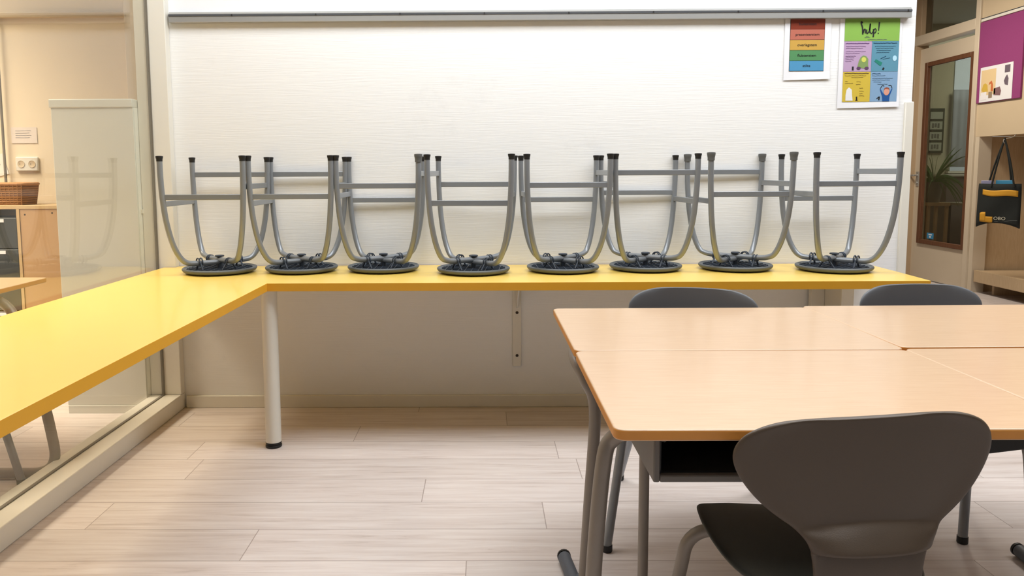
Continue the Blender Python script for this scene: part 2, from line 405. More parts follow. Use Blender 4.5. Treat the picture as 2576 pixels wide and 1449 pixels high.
# ------------------------------------------------------------------ stools (upside down: z = 0 is the counter top)
LEGP = [(.181, .522), (.1805, .45), (.1775, .36), (.169, .25), (.1525, .15), (.131, .085), (.108, .056), (.080, .048)]
BARS = [('front', .352), ('right', .397), ('back', .449), ('left', .322)]     # cross bar heights of stool 1
def leg_r(z):
    pts = sorted((p[1], p[0]) for p in LEGP)
    for (z0, r0), (z1, r1) in zip(pts, pts[1:]):
        if z0 <= z <= z1: return r0 + (r1 - r0) * (z - z0) / (z1 - z0)
    return .181
def make_stool():
    root = empty('stool', '', 'stool')
    prof = [(0, .0), (.10, .001), (.148, .004), (.160, .009), (.1655, .016), (.166, .021), (.163, .025), (.158, .0255), (.1555, .022), (.14, .017), (0, .016)]
    MB().lathe(prof, 64).build('seat', m_seat, root, auto=60)
    # ribbed underside
    u = MB()
    for i in range(-4, 5):
        w = math.sqrt(.145 ** 2 - (i * .03) ** 2)
        u.box(i * .03 - .0015, i * .03 + .0015, -w, w, .0155, .022)
        u.box(-w, w, i * .03 - .0015, i * .03 + .0015, .0155, .022)
    u.build('seat_ribs', m_under, root, smooth=False)
    for k, (sx, sy) in enumerate(((-1, -1), (1, 1), (-1, 1), (1, -1))):
        lift = .000 if k < 2 else .010
        pts = [(sx * r, sy * r, z + (lift if r < .12 else 0)) for r, z in LEGP]
        pts = pts[:-1] + [(sx * .075, sy * .075, .050 + lift), (sx * .03, sy * .03, .049 + lift), (sx * .0, sy * .0, .049 + lift)]
        l = MB().tube(smoothpath(pts, 6), .0124, 14).build('leg', m_steel, root, auto=60)
        MB().lathe([(0, .508), (.0130, .508), (.0130, .516), (.0145, .522), (.0158, .527), (.0152, .531), (.006, .532), (0, .532)], 18, (sx * .181, sy * .181, 0)).build('foot_cap', m_cap, l, auto=60)
    for nm, z in BARS:
        r = leg_r(z)
        if nm in ('front', 'back'):
            y = -r if nm == 'front' else r
            b = MB().box(-r, r, y - .005, y + .005, z - .0120, z + .0120)
        else:
            x = r if nm == 'right' else -r
            b = MB().box(x - .005, x + .005, -r, r, z - .0120, z + .0120)
        b.build('footrest_bar', m_steel, root, bevel=.002, seg=2)
    # plastic clips holding the tubes, and the middle knob
    for sx, sy in ((-1, -1), (1, 1), (-1, 1), (1, -1)):
        c = Vector((sx * .068, sy * .068, .052)); t = Vector((sx, sy, 0)).normalized(); n = Vector((-t.y, t.x, 0))
        arc = [c + n * math.cos(a) * .0175 + Vector((0, 0, 1)) * (math.sin(a) * .0175 + .003) for a in [R(-40 + 260 * i / 12) for i in range(13)]]
        m = MB()
        for off in (-.007, .007): m.tube([p + t * off for p in arc], .0032, 6)
        m.xf(Matrix.Identity(4))
        foot = MB()
        for sgn in (-1, 1):
            q = c + n * sgn * .034; q.z = .017; p0 = c + n * sgn * .012
            v = [p0 + t * .012, p0 - t * .012]
            foot.tube([Vector((p0.x, p0.y, .052)), Vector((q.x, q.y, .020))], .0042, 6)
        o = m.build('clip', m_under, root, auto=60)
        foot.build('clip_foot', m_under, o)
    MB().lathe([(0, .016), (.012, .016), (.012, .062), (.009, .066), (.009, .071), (.020, .073), (.021, .078), (.017, .080), (0, .081)], 20).build('centre_knob', m_under, root, auto=50)
    return root
STO = [  # x, y, yaw, quarter turns
    (-1.226, 3.508, -.012, 0), (-.854, 3.54, .007, 0), (-.474, 3.552, .020, 1), (-.052, 3.465, -.074, 3),
    (.360, 3.512, .024, 1), (.748, 3.548, .024, 2), (1.165, 3.548, .020, 0), (1.596, 3.489, .031, 1)]
SLAB = ['upturned grey stool at the glass partition end of the yellow counter', 'upturned grey stool second from the glass partition on the yellow counter',
        'upturned grey stool third from the glass partition on the yellow counter', 'upturned grey stool fourth from the glass partition, above and left of the wall bracket',
        'upturned grey stool just right of the wall bracket, fourth from the door end', 'upturned grey stool third from the door end of the yellow counter',
        'upturned stool with grey leg caps, second from the door end of the counter', 'upturned grey stool at the free door end of the yellow counter']
proto = make_stool(); stools = [proto] + [copy_tree(proto) for _ in range(7)]
for o, (x, y, a, q), lab in zip(stools, STO, SLAB):
    # order of cross bars runs clockwise: quarter turn q counted clockwise
    o.location = (x, y, HC + .0005); o.rotation_euler = (0, 0, a - q * math.pi / 2)
    tag(o, lab, 'stool', 'stools upturned on the yellow counter')
# grey caps: all of the seventh stool, one of the third
for o, only in ((stools[6], None), (stools[2], True)):
    for l in [c for c in kids(o) if c.name.startswith('leg')]:
        for cpt in kids(l):
            v = cpt.data.vertices[1].co; w = Matrix.Rotation(o.rotation_euler.z, 3, 'Z') @ Vector((v.x, v.y, 0))
            if only is None or (w.x > .1 and w.y < -.1):
                cpt.data = cpt.data.copy(); cpt.data.materials[0] = m_capg
                cx = sum(p.co.x for p in cpt.data.vertices) / len(cpt.data.vertices); cy = sum(p.co.y for p in cpt.data.vertices) / len(cpt.data.vertices)
                for p in cpt.data.vertices:
                    p.co.x = cx + (p.co.x - cx) * 1.18; p.co.y = cy + (p.co.y - cy) * 1.18; p.co.z = .532 - (.532 - p.co.z) * 1.5 + .004
                cpt['label'] = 'grey leg cap'

# ------------------------------------------------------------------ desks
def desk(name, x0, y0, w, d, rz, label, tray=None, facing=-1, inset=(.0, .0), legs=None):
    """x0,y0 = front left corner; facing -1: the pupil sits on the camera side"""
    t = empty('desk', label, 'desk', (x0, y0, 0), rz, 'beech desks pushed together')
    tp = MB().prism(rrect(0, w, 0, d, .022), .699, .72, 'z', mi=0, mside=1)
    tp.build('tabletop', [m_beech, m_beech_edge], t, bevel=.004, seg=3, auto=40)
    sg = 1 if facing > 0 else -1
    for side in (0, 1):
        x = inset[0] + .008 if side == 0 else w - inset[1] - .008
        s = -1 if side == 0 else 1
        if facing > 0:      # pupil on the far side: leg near this edge, runner goes away
            yl = .05
            path = [(x - s * .035, d - .10, .683), (x - s * .032, yl + .25, .683), (x - s * .006, yl + .07, .676), (x - s * .026, yl + .012, .63), (x - s * .052, yl, .55), (x - s * .040, yl, .30), (x - s * .026, yl, .06)]
            run = [(x - s * .026, yl, .09), (x - s * .022, yl + .01, .022), (x + s * .0, d - .32, .022)]
        else:
            yl = d - .46
            path = [(x - s * .10, yl - .06, .686), (x - s * .05, yl - .03, .682), (x - s * .012, yl, .655), (x + s * .006, yl, .60), (x + s * .023, yl, .37), (x + s * .032, yl, .06)]
            run = [(x + s * .032, yl, .09), (x + s * .032, yl - .01, .022), (x + s * .025, yl - .36, .022)]
        l = MB().tube(smoothpath(path, 6), .0158, 16).build('leg', m_tube, t, auto=60)
        MB().tube(fillet(run, .05), .0195, 16).build('runner', m_runner, l, auto=60)
        e = Vector(run[-1])
        MB().tube([e + Vector((0, -.012 * -sg, 0)), e + Vector((0, .004 * sg, 0))], .0205, 16).build('end_cap', m_cap, l, auto=60)
    MB().tube([(inset[0] + .04, d * .55, .68), (w - inset[1] - .04, d * .55, .68)], .013, 12).build('crossbar', m_tube, t, auto=60)
    if tray:
        ax, bx, ay, by, z0 = tray
        tr = MB(); th = .006
        tr.box(ax, ax + .012, ay, by, z0, .698).box(bx - .012, bx, ay, by, z0, .698).box(ax + .012, bx - .012, ay, by, z0, z0 + .014).box(ax + .012, bx - .012, by - th, by, z0 + .014, .698)
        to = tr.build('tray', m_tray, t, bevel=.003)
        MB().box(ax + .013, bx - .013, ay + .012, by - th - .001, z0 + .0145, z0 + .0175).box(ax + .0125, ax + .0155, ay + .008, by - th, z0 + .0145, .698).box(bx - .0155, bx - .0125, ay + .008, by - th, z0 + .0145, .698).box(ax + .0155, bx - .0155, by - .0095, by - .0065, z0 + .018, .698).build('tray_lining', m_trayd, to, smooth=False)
    return t
desk('desk', .227, 1.308, .838, .598, R(0), 'near left beech desk with open tray, behind the foreground chair', (.078, .60, .040, .44, .607), -1)
desk('desk', .227, 1.909, .838, .603, R(.2), 'far left beech desk, its long side nearest the yellow counter', None, 1)
desk('desk', 1.068, 1.322, .84, .598, R(.6), 'near right beech desk, cut by the lower right edge of the photo', (.03, .60, .045, .40, .655), -1, inset=(.05, 0))
desk('desk', 1.068, 1.934, .84, .606, R(.9), 'far right beech desk, its corner jutting slightly beyond its neighbour', None, 1, inset=(.0, .28))
dn = [o for o in bpy.data.objects if o.name == 'desk'][0]
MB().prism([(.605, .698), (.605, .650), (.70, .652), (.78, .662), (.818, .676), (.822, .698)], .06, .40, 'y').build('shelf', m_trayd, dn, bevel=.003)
# slim post standing under the desks behind the tray
po = MB().tube([(.385, 1.80, .0), (.385, 1.80, .698)], .0125, 14).build('post', m_tube, None, auto=60)
po.parent = [o for o in bpy.data.objects if o.name == 'desk'][0]; po.location = (-.227, -1.308, 0); po.name = 'inner_leg'
d4 = [o for o in bpy.data.objects if o.name == 'desk.003'][0]
po = MB().tube([(.44, .382, .012), (.448, .382, .698)], .0142, 14).build('inner_leg', m_steel, d4, auto=60)
MB().lathe([(0, 0), (.015, 0), (.0165, .004), (.0165, .022), (0, .022)], 16, (.44, .382, 0)).build('foot_cap', m_cap, po)

# ------------------------------------------------------------------ chairs (local: sitter faces +Y, back stands at y = 0)
HW = [(.771, .0), (.7695, .085), (.763, .150), (.752, .180), (.738, .201), (.718, .2145), (.695, .218), (.668, .2105), (.635, .191), (.608, .167), (.592, .148), (.584, .138), (.577, .1285), (.568, .119), (.558, .1105), (.548, .1045), (.539, .1005), (.5345, .0990), (.5305, .0975), (.524, .096), (.512, .094), (.49, .091), (.46, .092), (.435, .098), (.418, .105)]
def make_chair(mshell, mseat, mleg):
    t = empty('chair', '', 'chair')
    rows = []
    for z, w in HW:
        r = []
        y0 = -.10 * (z - .50) if z > .5 else (.50 - z) * .16 + max(0, .46 - z) * .9
        for i in range(13):
            u = -1 + i / 6
            x = w * (u if w > .01 else u * .5)
            flare = .045 * (x / .218) ** 2 * (1 if z > .56 else .35)
            rim = .007 * max(0, abs(u) - .75) / .25
            top = .580 - .018 * u * u; k = min(1, max(0, (top - z) / (top - .5345)))
            ridge = (.040 * k ** .85 if z > .534 else -.012 * math.exp(-max(0, .53 - z) / .03)) * max(0, 1 - abs(u) ** 4)
            r.append((x, y0 + flare - ridge - rim, z + (0 if w > .01 else -.0005 * u * u)))
        rows.append(r)
    # top row: spread along the crest
    rows[0] = [(.085 * (-1 + i / 6) * .9, -.10 * .27 + .045 * (.085 * .9 * (-1 + i / 6) / .218) ** 2, .7712 - .0016 * (-1 + i / 6) ** 2) for i in range(13)]
    rows[1] = [(-.125 + .25 * i / 12, -.10 * .268 + .045 * ((-.125 + .25 * i / 12) / .218) ** 2, .7675) for i in range(13)]
    MB().grid(rows).build('backrest', mshell, t, solid=.013, sub=2, auto=180, offset=0)
    # seat
    rows = []
    for v, hw, z in [(.012, .095, .424), (.05, .150, .425), (.10, .178, .428), (.17, .190, .432), (.25, .194, .436), (.32, .193, .440), (.37, .188, .440), (.395, .178, .434), (.405, .165, .424)]:
        rows.append([((-1 + i / 5) * hw, v - .035 * max(0, abs(-1 + i / 5) - .55) / .45 * (1 if v > .3 else 0), z - .012 * (1 - abs(-1 + i / 5) ** 2) + .006 * abs(-1 + i / 5) ** 3) for i in range(11)])
    MB().grid(rows).build('seat', mseat, t, solid=.012, sub=2, auto=180, offset=0)
    # tubular frame
    for s in (-1, 1):
        p = fillet([(s * .06, .30, .403), (s * .205, .335, .403), (s * .232, .375, .0)], .075, 8)
        l = MB().tube(p[:-1] + [(s * .248, .40, .018)], .0142, 14).build('leg', mleg, t, auto=60)
        MB().lathe([(0, 0), (.015, 0), (.0165, .004), (.0165, .022), (0, .022)], 16, (s * .248, .40, 0)).build('foot_cap', m_cap, l)
        p = fillet([(s * .06, .12, .403), (s * .165, .075, .403), (s * .235, -.12, .0)], .07, 8)
        l = MB().tube(p[:-1] + [(s * .25, -.17, .018)], .0142, 14).build('leg', mleg, t, auto=60)
        MB().lathe([(0, 0), (.015, 0), (.0165, .004), (.0165, .022), (0, .022)], 16, (s * .25, -.17, 0)).build('foot_cap', m_cap, l)
    MB().tube([(-.06, .30, .403), (.06, .30, .403)], .0142, 12).tube([(-.06, .12, .403), (.06, .12, .403)], .0142, 12).box(-.05, .05, .11, .31, .404, .414).build('frame', mleg, t, auto=60)
    return t
ch = make_chair(m_shell, m_seatb, m_tube)
ch.location = (.636, 1.262, 0); ch.rotation_euler = (0, 0, R(-1)); [(setattr(c, 'rotation_euler', (0, R(-3.0), R(2))), setattr(c, 'location', (.046, 0, 0)), setattr(c, 'scale', (1.035, 1, .998))) for c in kids(ch) if c.name.startswith('backrest')]; tag(ch, 'large taupe plastic chair seen from behind in the foreground', 'chair', 'school chairs')
c2 = make_chair(m_shellf, m_seat, m_steel); c2.location = (.712, 2.60, 0); c2.rotation_euler = (0, 0, R(180 - 14)); tag(c2, 'charcoal chair back showing above the far left desk', 'chair', 'school chairs')
c3 = copy_tree(c2); c3.location = (1.520, 2.665, 0); c3.rotation_euler = (0, 0, R(180 + 1)); tag(c3, 'charcoal chair back showing above the far right desk', 'chair', 'school chairs')

# ------------------------------------------------------------------ posters on the back wall
def sheet(x0, x1, z0, z1, name, label, tilt=0, m=m_paper):
    t = empty(name, label, 'poster', ((x0 + x1) / 2, YB + .0075, z0))
    w = (x1 - x0) / 2; h = z1 - z0
    rows = [[(-w + 2 * w * i / 8, -.0120 - (.004 if k == 0 else 0) * (i / 8), h * k / 8 + tilt * (i / 8 - .5) * (1 - k / 8)) for i in range(9)] for k in range(9)]
    MB().grid(rows).build('sheet', m, t, solid=.0006, smooth=False)
    return t
def pcol(name, rgb): return mat(name, rgb, .25, coat=.3)
p1 = sheet(1.436, 1.656, 1.604, 1.895, 'poster', 'small poster with five coloured bands on the back wall', .006)
bands = [('buitenstem', (132, 58, 42)), ('presenteerstem', (182, 108, 92)), ('overlegstem', (200, 160, 80)), ('fluisterstem', (88, 142, 96)), ('stilte', (84, 148, 190))]
ox = (1.436 + 1.656) / 2; hb = .0483
fb = MB().box(1.4605 - ox, 1.6255 - ox, -.0135, -.0125, .0395, .2860).build('band_border', m_ink, p1, smooth=False)
for i, (w, c) in enumerate(bands):
    z1 = .2845 - i * hb * 1.012
    b = MB().box(1.462 - ox, 1.624 - ox, -.0145, -.0135, z1 - hb + .0005, z1 - .0005).build('colour_band', pcol('band_' + w, c), p1, smooth=False)
    text('lettering', w, .0175 if w != 'presenteerstem' else .0165, m_ink, b, Matrix.Translation((1.543 - ox, -.0150, z1 - hb / 2)) @ UPRIGHT, sx=1.08)
p2 = sheet(1.698, 1.992, 1.470, 1.894, 'poster', 'large poster headed help! with four coloured quarters', .006)
ox = (1.698 + 1.992) / 2; oz = 1.470
def quarter(x0, x1, z0, z1, nm, c, p=p2): return MB().box(x0 - ox, x1 - ox, -.0145, -.0135, z0 - oz, z1 - oz).build('colour_field', pcol(nm, c), p, smooth=False)
qg = quarter(1.720, 1.980, 1.783, 1.887, 'field_green', (136, 178, 84))
qp = quarter(1.720, 1.851, 1.640, 1.782, 'field_lilac', (184, 156, 188))
qb = quarter(1.852, 1.980, 1.640, 1.782, 'field_teal', (96, 146, 168))
qy = quarter(1.720, 1.851, 1.498, 1.639, 'field_yellow', (206, 180, 72))
ql = quarter(1.852, 1.980, 1.498, 1.639, 'field_sky', (132, 164, 196))
def strokes(name, ws, m, parent, y=-.0152, X0=0, Z0=0):
    b = MB()
    for pts, w in ws:
        P = smoothpath([(x - ox + X0, 0, z - oz + Z0) for x, z in pts], 5) if len(pts) > 2 else [Vector((x - ox + X0, 0, z - oz + Z0)) for x, z in pts]
        rw = []
        for i, p in enumerate(P):
            t = (P[min(i + 1, len(P) - 1)] - P[max(i - 1, 0)])
            t = t.normalized() if t.length > 0 else Vector((1, 0, 0)); nrm = Vector((-t.z, 0, t.x)); ww = (w[0] + (w[1] - w[0]) * i / (len(P) - 1)) / 2 if isinstance(w, tuple) else w / 2
            rw.append([(p.x + nrm.x * ww, y, p.z + nrm.z * ww), (p.x - nrm.x * ww, y, p.z - nrm.z * ww)])
        b.grid(rw)
    return b.build(name, m, parent, smooth=False, solid=.0005)
# brush lettering  help!
def S(x, z): return (1.7935 + x * .00064, 1.796 + z * .0006)
hp = [([S(14, 118), S(4, 128), S(4, 112), S(14, 82), S(18, 30)], .0065), ([S(20, 40), S(26, 66), S(34, 70), S(36, 50), S(36, 38)], .0058),
      ([S(46, 68), S(47, 42), S(53, 37), S(62, 52)], .0055), ([S(64, 60), S(70, 84), S(70, 116)], .0035), ([S(71, 112), S(68, 60), S(74, 40)], .0068), ([S(76, 42), S(84, 36), S(92, 52)], .0045),
      ([S(96, 72), S(98, 40), S(96, 8)], .0066), ([S(98, 60), S(108, 74), S(116, 62), S(110, 42), S(100, 42)], .005), ([S(138, 124), S(136, 92), S(134, 58)], (.0075, .004)), ([S(132, 42), S(133, 34)], .0055)]
strokes('lettering', hp, m_ink, qg)
def scribble(p, lines, m, w=.0012):
    ws = []
    for x0, x1, z in lines:
        k = int((x1 - x0) / .0035); ws.append(([(x0 + i * .0035, z + random.uniform(-.0011, .0011)) for i in range(max(3, k))], w))
    strokes('handwriting', ws, m, p)
scribble(qg, [(1.815, 1.845, 1.800), (1.82, 1.838, 1.806), (1.83, 1.925, 1.790)], m_inkb)
m_inkp = mat('ink_plum', (96, 60, 110), .5); m_inkt = mat('ink_teal', (28, 70, 98), .5); m_inko = mat('ink_olive', (110, 92, 40), .5)
scribble(qp, [(1.726, 1.842, 1.772)], m_inkp, .003); scribble(qb, [(1.858, 1.975, 1.773)], m_inkt, .003)
scribble(qy, [(1.726, 1.845, 1.632)], m_inko, .003); scribble(ql, [(1.857, 1.905, 1.630)], m_inkt, .0024)
scribble(qp, [(1.728, 1.826, 1.758), (1.728, 1.812, 1.749), (1.728, 1.826, 1.734), (1.728, 1.80, 1.725), (1.728, 1.782, 1.713), (1.728, 1.776, 1.705), (1.728, 1.772, 1.696), (1.728, 1.762, 1.688)], m_inkp)
scribble(qb, [(1.866, 1.97, 1.758), (1.87, 1.96, 1.749), (1.875, 1.945, 1.739), (1.872, 1.94, 1.729)], m_inkt)
scribble(qy, [(1.728, 1.835, 1.621), (1.76, 1.82, 1.613), (1.73, 1.75, 1.594), (1.73, 1.775, 1.585), (1.785, 1.81, 1.592), (1.783, 1.808, 1.58), (1.80, 1.822, 1.562), (1.80, 1.826, 1.548), (1.802, 1.822, 1.536), (1.80, 1.828, 1.526)], m_inko)
scribble(ql, [(1.858, 1.925, 1.620), (1.86, 1.962, 1.608), (1.86, 1.95, 1.600), (1.866, 1.91, 1.590), (1.885, 1.94, 1.580)], m_inkt)
def blob(name, pts, rgb, p, y=-.0152): return MB().prism([(x - ox, z - oz) for x, z in pts], y - .0004, y, 'y').build(name, mat('print_' + name, rgb, .4), p, smooth=False)
def disc(cx, cz, rx, rz, n=18): return [(cx + rx * math.cos(2 * math.pi * i / n), cz + rz * math.sin(2 * math.pi * i / n)) for i in range(n)]
# lilac: a round green creature on dark feet (plain drawing)
blob('green_shape', [(1.786, 1.662), (1.792, 1.69), (1.80, 1.708), (1.812, 1.716), (1.826, 1.712), (1.836, 1.70), (1.836, 1.676), (1.838, 1.66), (1.826, 1.654), (1.81, 1.656)], (128, 150, 92), qp)
blob('pale_shape', disc(1.815, 1.696, .011, .012), (206, 206, 100), qp, -.0157)
blob('dark_shape', disc(1.792, 1.656, .010, .007), (92, 62, 96), qp, -.0157); blob('dark_shape', disc(1.830, 1.656, .010, .007), (92, 62, 96), qp, -.0157)
strokes('numeral', [([(1.7645, 1.664), (1.7645, 1.646)], .008)], m_ink, qp)
# teal: green case with a handle and a pen line
blob('case_shape', [(1.866, 1.688), (1.872, 1.698), (1.904, 1.682), (1.898, 1.668), (1.892, 1.668)], (40, 128, 112), qb)
strokes('pen_line', [([(1.895, 1.70), (1.92, 1.712)], .003), ([(1.905, 1.698), (1.94, 1.704)], .0015)], m_inkt, qb)
blob('light_shape', disc(1.962, 1.702, .010, .013), (178, 218, 236), qb)
strokes('numeral', [([(1.912, 1.658), (1.908, 1.648)], .008)], m_ink, qb)
# yellow: stack of papers; sky: person with raised arms
blob('paper_stack', [(1.735, 1.503), (1.735, 1.53), (1.739, 1.555), (1.75, 1.566), (1.764, 1.555), (1.766, 1.53), (1.770, 1.503)], (226, 226, 228), qy)
strokes('numeral', [([(1.788, 1.522), (1.789, 1.505)], .006), ([(1.783, 1.504), (1.794, 1.504)], .003)], m_ink, qy)
strokes('numeral', [([(1.897, 1.522), (1.895, 1.505)], .006), ([(1.884, 1.511), (1.896, 1.521)], .004)], m_ink, ql)
blob('jumper_shape', [(1.912, 1.499), (1.910, 1.522), (1.898, 1.556), (1.900, 1.560), (1.912, 1.54), (1.925, 1.526), (1.945, 1.54), (1.955, 1.562), (1.958, 1.558), (1.945, 1.522), (1.944, 1.499)], (34, 84, 148), ql)
blob('head_shape', disc(1.930, 1.545, .013, .018), (214, 152, 132), ql, -.0157)
blob('hair_shape', [(1.917, 1.552), (1.920, 1.562), (1.930, 1.566), (1.941, 1.562), (1.944, 1.552), (1.936, 1.558), (1.924, 1.558)], (150, 82, 62), ql, -.0162)
strokes('arm_line', [([(1.900, 1.560), (1.910, 1.574), (1.918, 1.570)], .003), ([(1.956, 1.562), (1.95, 1.574), (1.938, 1.574)], .003)], m_ink, ql)

# ------------------------------------------------------------------ felt board, bag
fb = MB().box(XR - .018, XR - .0005, 6.745, 7.338, 1.785, 2.528).build('notice_board', m_purple, bevel=.003); tag(fb, 'purple felt notice board on the corridor wall', 'board')
pa = empty('paper', 'white sheet with drawings pinned on the purple board', 'paper', (XR - .0195, 7.07, 1.79))
MB().box(-.0015, 0, -.222, .222, .0, .318).build('sheet', m_paper, pa, smooth=False)
def pr(name, y0, y1, z0, z1, rgb, poly=None, d=.0022):
    b = MB().prism(poly if poly else [(y0, z0), (y1, z0), (y1, z1), (y0, z1)], -d, -.0014, 'x')
    return b.build(name, mat('print_' + name, rgb, .6), pa, smooth=False)
pr('cream_print', .0, .205, .06, .29, (222, 196, 150))
pr('white_box', .12, .20, .02, .09, (232, 230, 232), d=.003)
pr('yellow_figure', 0, 0, 0, 0, (206, 172, 72), [(.10, .09), (.11, .15), (.14, .17), (.17, .16), (.19, .11), (.17, .09)], .003)
pr('red_figure', 0, 0, 0, 0, (196, 106, 60), [(.03, .09), (.035, .15), (.055, .185), (.085, .17), (.09, .15), (.06, .16), (.06, .09)], .0034)
pr('grey_figure', .04, .09, .03, .085, (146, 128, 108), d=.003)
pr('dark_picture', -.185, -.115, .235, .30, (104, 92, 104)); pr('dark_picture', 0, 0, 0, 0, (104, 92, 104), [(-.11, .165), (-.13, .20), (-.15, .215), (-.17, .18), (-.165, .12), (-.125, .13)])
pr('dark_picture', 0, 0, 0, 0, (128, 96, 100), [(.02, .05), (.02, .11), (-.06, .12), (-.08, .08), (-.07, .04)])
bag = empty('tote_bag', 'black cotton tote bag with amber stripe hanging in the niche', 'bag', (4.5, 6.74, .66), 0)
Z0 = .66
a = R(40); bx = Matrix(((math.sin(a), math.cos(a), 0, 0), (-math.cos(a), math.sin(a), 0, 0), (0, 0, 1, 0), (0, 0, 0, 1)))   # local x right in view, local y away
bag.matrix_world = Matrix.Translation((4.5, 6.74, Z0)) @ bx
m_bag = mat('black_cotton', (26, 30, 28), .9, bump=.2, bscale=300, noise=.1, nscale=20); m_amber = mat('amber_print', (206, 150, 36), .7)
rows = []
for k in range(11):
    z = .386 - .386 * k / 10
    r = []
    for i in range(15):
        u = -1 + i / 7; t = k / 10
        w = .159 + .010 * t ** 2 + .004 * math.sin(5 * t)
        zz = z + .012 * math.cos(u * 1.4) * (1 - t) * -.3 + (.042 * (1 - abs(u) ** 2.2)) * t ** 5
        yy = -.030 * math.cos(u * 1.5) - .012 * math.sin(t * 6 + u * 3) * t
        r.append((u * w, yy, zz))
    rows.append(r)
back = [[(x, -y * .7 + .006, z) for x, y, z in r] for r in rows]
MB().grid(rows).grid(back).build('bag_body', m_bag, bag, solid=.003, auto=180)
def yy(x, z, k=.0045):
    u = x / .162; t = 1 - z / .386
    return -.030 * math.cos(u * 1.5) - .012 * math.sin(t * 6 + u * 3) * t - k
def patch(name, top, bot, n, m):
    rw = []
    for j in range(4):
        rw.append([((top[0] + (top[1] - top[0]) * i / n), 0, 0) for i in range(n + 1)])
    rows = []
    for j in range(5):
        f = j / 4; rr = []
        for i in range(n + 1):
            g = i / n; x = top[0] + (top[1] - top[0]) * g; zt = top[2](g); zb = bot(g); z = zt + (zb - zt) * f
            rr.append((x, yy(x, z), z))
        rows.append(rr)
    return MB().grid(rows).build(name, m, bag, solid=.001, auto=180)
patch('stripe', (-.123, .143, lambda g: .335 - .012 * g - .006 * math.sin(g * 6)), lambda g: .287 - .018 * g - .007 * math.sin(g * 6), 14, m_amber)
patch('logo', (-.134, -.088, lambda g: .125 + .010 * min(1, g * 3)), lambda g: .050 - .004 * g, 4, m_amber)
patch('logo', (-.0885, -.034, lambda g: .096), lambda g: .046 - .004 * g + (.012 * max(0, g - .6)), 5, m_amber)
t = text('lettering', 'OBO', .040, mat('bag_white', (205, 200, 180), .7), bag, Matrix.Translation((.020, yy(.02, .082) - .003, .082)) @ UPRIGHT, ext=.0006, sx=1.05)
MB().tube([(-.02, yy(-.02, .055), .055), (.03, yy(.03, .053), .053)], .0012, 5).tube([(.06, yy(.06, .058), .058), (.10, yy(.1, .066), .068), (.15, yy(.15, .07), .070)], .0012, 5).build('fine_print', mat('bag_grey', (120, 124, 120), .7), bag)
for xs, xt, y in (((-.105, -.075, .010), (.012, .004), -.026), ((-.0, 0, 0), (0, 0), 0)):
    pass
def strap(xa, xb, y, name='strap'):
    path = smoothpath([(xa, y, .36), (xa * .55 + .008, y * .6 + .002, .57), (.012, 0.0, .757), (.02, 0.0, .760), (xb * .55 + .01, y * .6 + .002, .57), (xb, y, .36)], 6)
    MB().tube(path, .0075, 8).build(name, m_bag, bag, auto=60)
strap(-.10, .082, .024); strap(-.055, .115, -.028)
# rolled things inside the bag
def inb(x, y, z): return Matrix.Translation((4.5, 6.74, Z0)) @ bx @ Vector((x, y, z))
fo = MB().xf(Matrix.Identity(4)).box(-.03, .10, -.010, .000, .05, .415).build('folder', mat('folder_blue', (62, 138, 178), .5), bevel=.003); fo.matrix_world = Matrix.Translation((4.5, 6.74, Z0)) @ bx; tag(fo, 'blue folder sticking out of the black tote bag', 'folder')
fo = MB().box(-.145, -.045, -.002, .008, .05, .412).build('folder', mat('folder_lilac', (138, 138, 168), .5), bevel=.003); fo.matrix_world = Matrix.Translation((4.5, 6.74, Z0)) @ bx; tag(fo, 'lilac grey folder sticking out of the black tote bag', 'folder')
hk_w = inb(.016, 0, .772)
hook = empty('coat_hook', 'coat hook under the niche top carrying the tote bag', 'hook', (hk_w.x, hk_w.y, 1.40), 0, 'coat hooks in the niche')
MB().tube(smoothpath([(.0, 0, -.005), (-.012, -.004, .012), (.0, 0, .03), (.11, .06, .05), (.15, .08, .0745)], 5), .004, 8).build('hook_wire', m_alu, hook)
for yv in (6.62, 6.30):
    hook = empty('coat_hook', 'empty white coat hook beside the bag, under the niche top' if yv > 6.5 else 'empty white coat hook farther along the niche top', 'hook', (XR + .03, yv, 1.40), 0, 'coat hooks in the niche')
    MB().tube(smoothpath([(-.03, 0, .02), (-.02, 0, .0), (.0, 0, .01), (0.0, 0, .04), (.0, 0, .074)], 5), .005, 8).build('hook_wire', m_white, hook)

# ------------------------------------------------------------------ neighbour room behind the glass partition (left)
struct(MB().box(-6.5, -1.66, 4.4, 4.5, 0, 3.05).build('wall_neighbour', m_left, smooth=False), 'warm beige wall of the room behind the glass', 'wall')
struct(MB().box(-2.0, -1.66, 4.34, 4.4, 0, 3.05).build('trim_7', m_left, bevel=.004), 'shallow beige wall pilaster behind the glass', 'trim')
rl = MB().box(-6.4, -2.0, 4.37, 4.4, 2.045, 2.075).build('wall_rail', m_cream, bevel=.004); tag(rl, 'beige rail high on the wall of the room behind the glass', 'rail')
struct(MB().box(-6.5, -6.4, -3.2, 4.4, 0, 3.05).build('wall_outer', m_left, smooth=False), 'outer wall of the neighbouring room', 'wall')
cb = empty('cabinet', 'tall white cabinet standing behind the glass partition', 'cabinet', (-1.849, 3.655, 0))
m_cab = mat('cabinet_white', (214, 213, 204), .5); m_cabs = mat('cabinet_grey', (170, 165, 150), .55)
MB().box(-.203, .187, .0, .012, .04, 1.484).build('front_panel', m_cab, cb, bevel=.002)
MB().box(-.203, .184, .012, .30, .0, 1.484).build('body', m_cabs, cb, bevel=.002)
MB().box(-.200, .189, -.004, .05, .0, .04).build('plinth', m_cab, cb, bevel=.002)
MB().box(-.210, .187, -.006, .302, 1.484, 1.524).build('lid', m_cab, cb, bevel=.004)
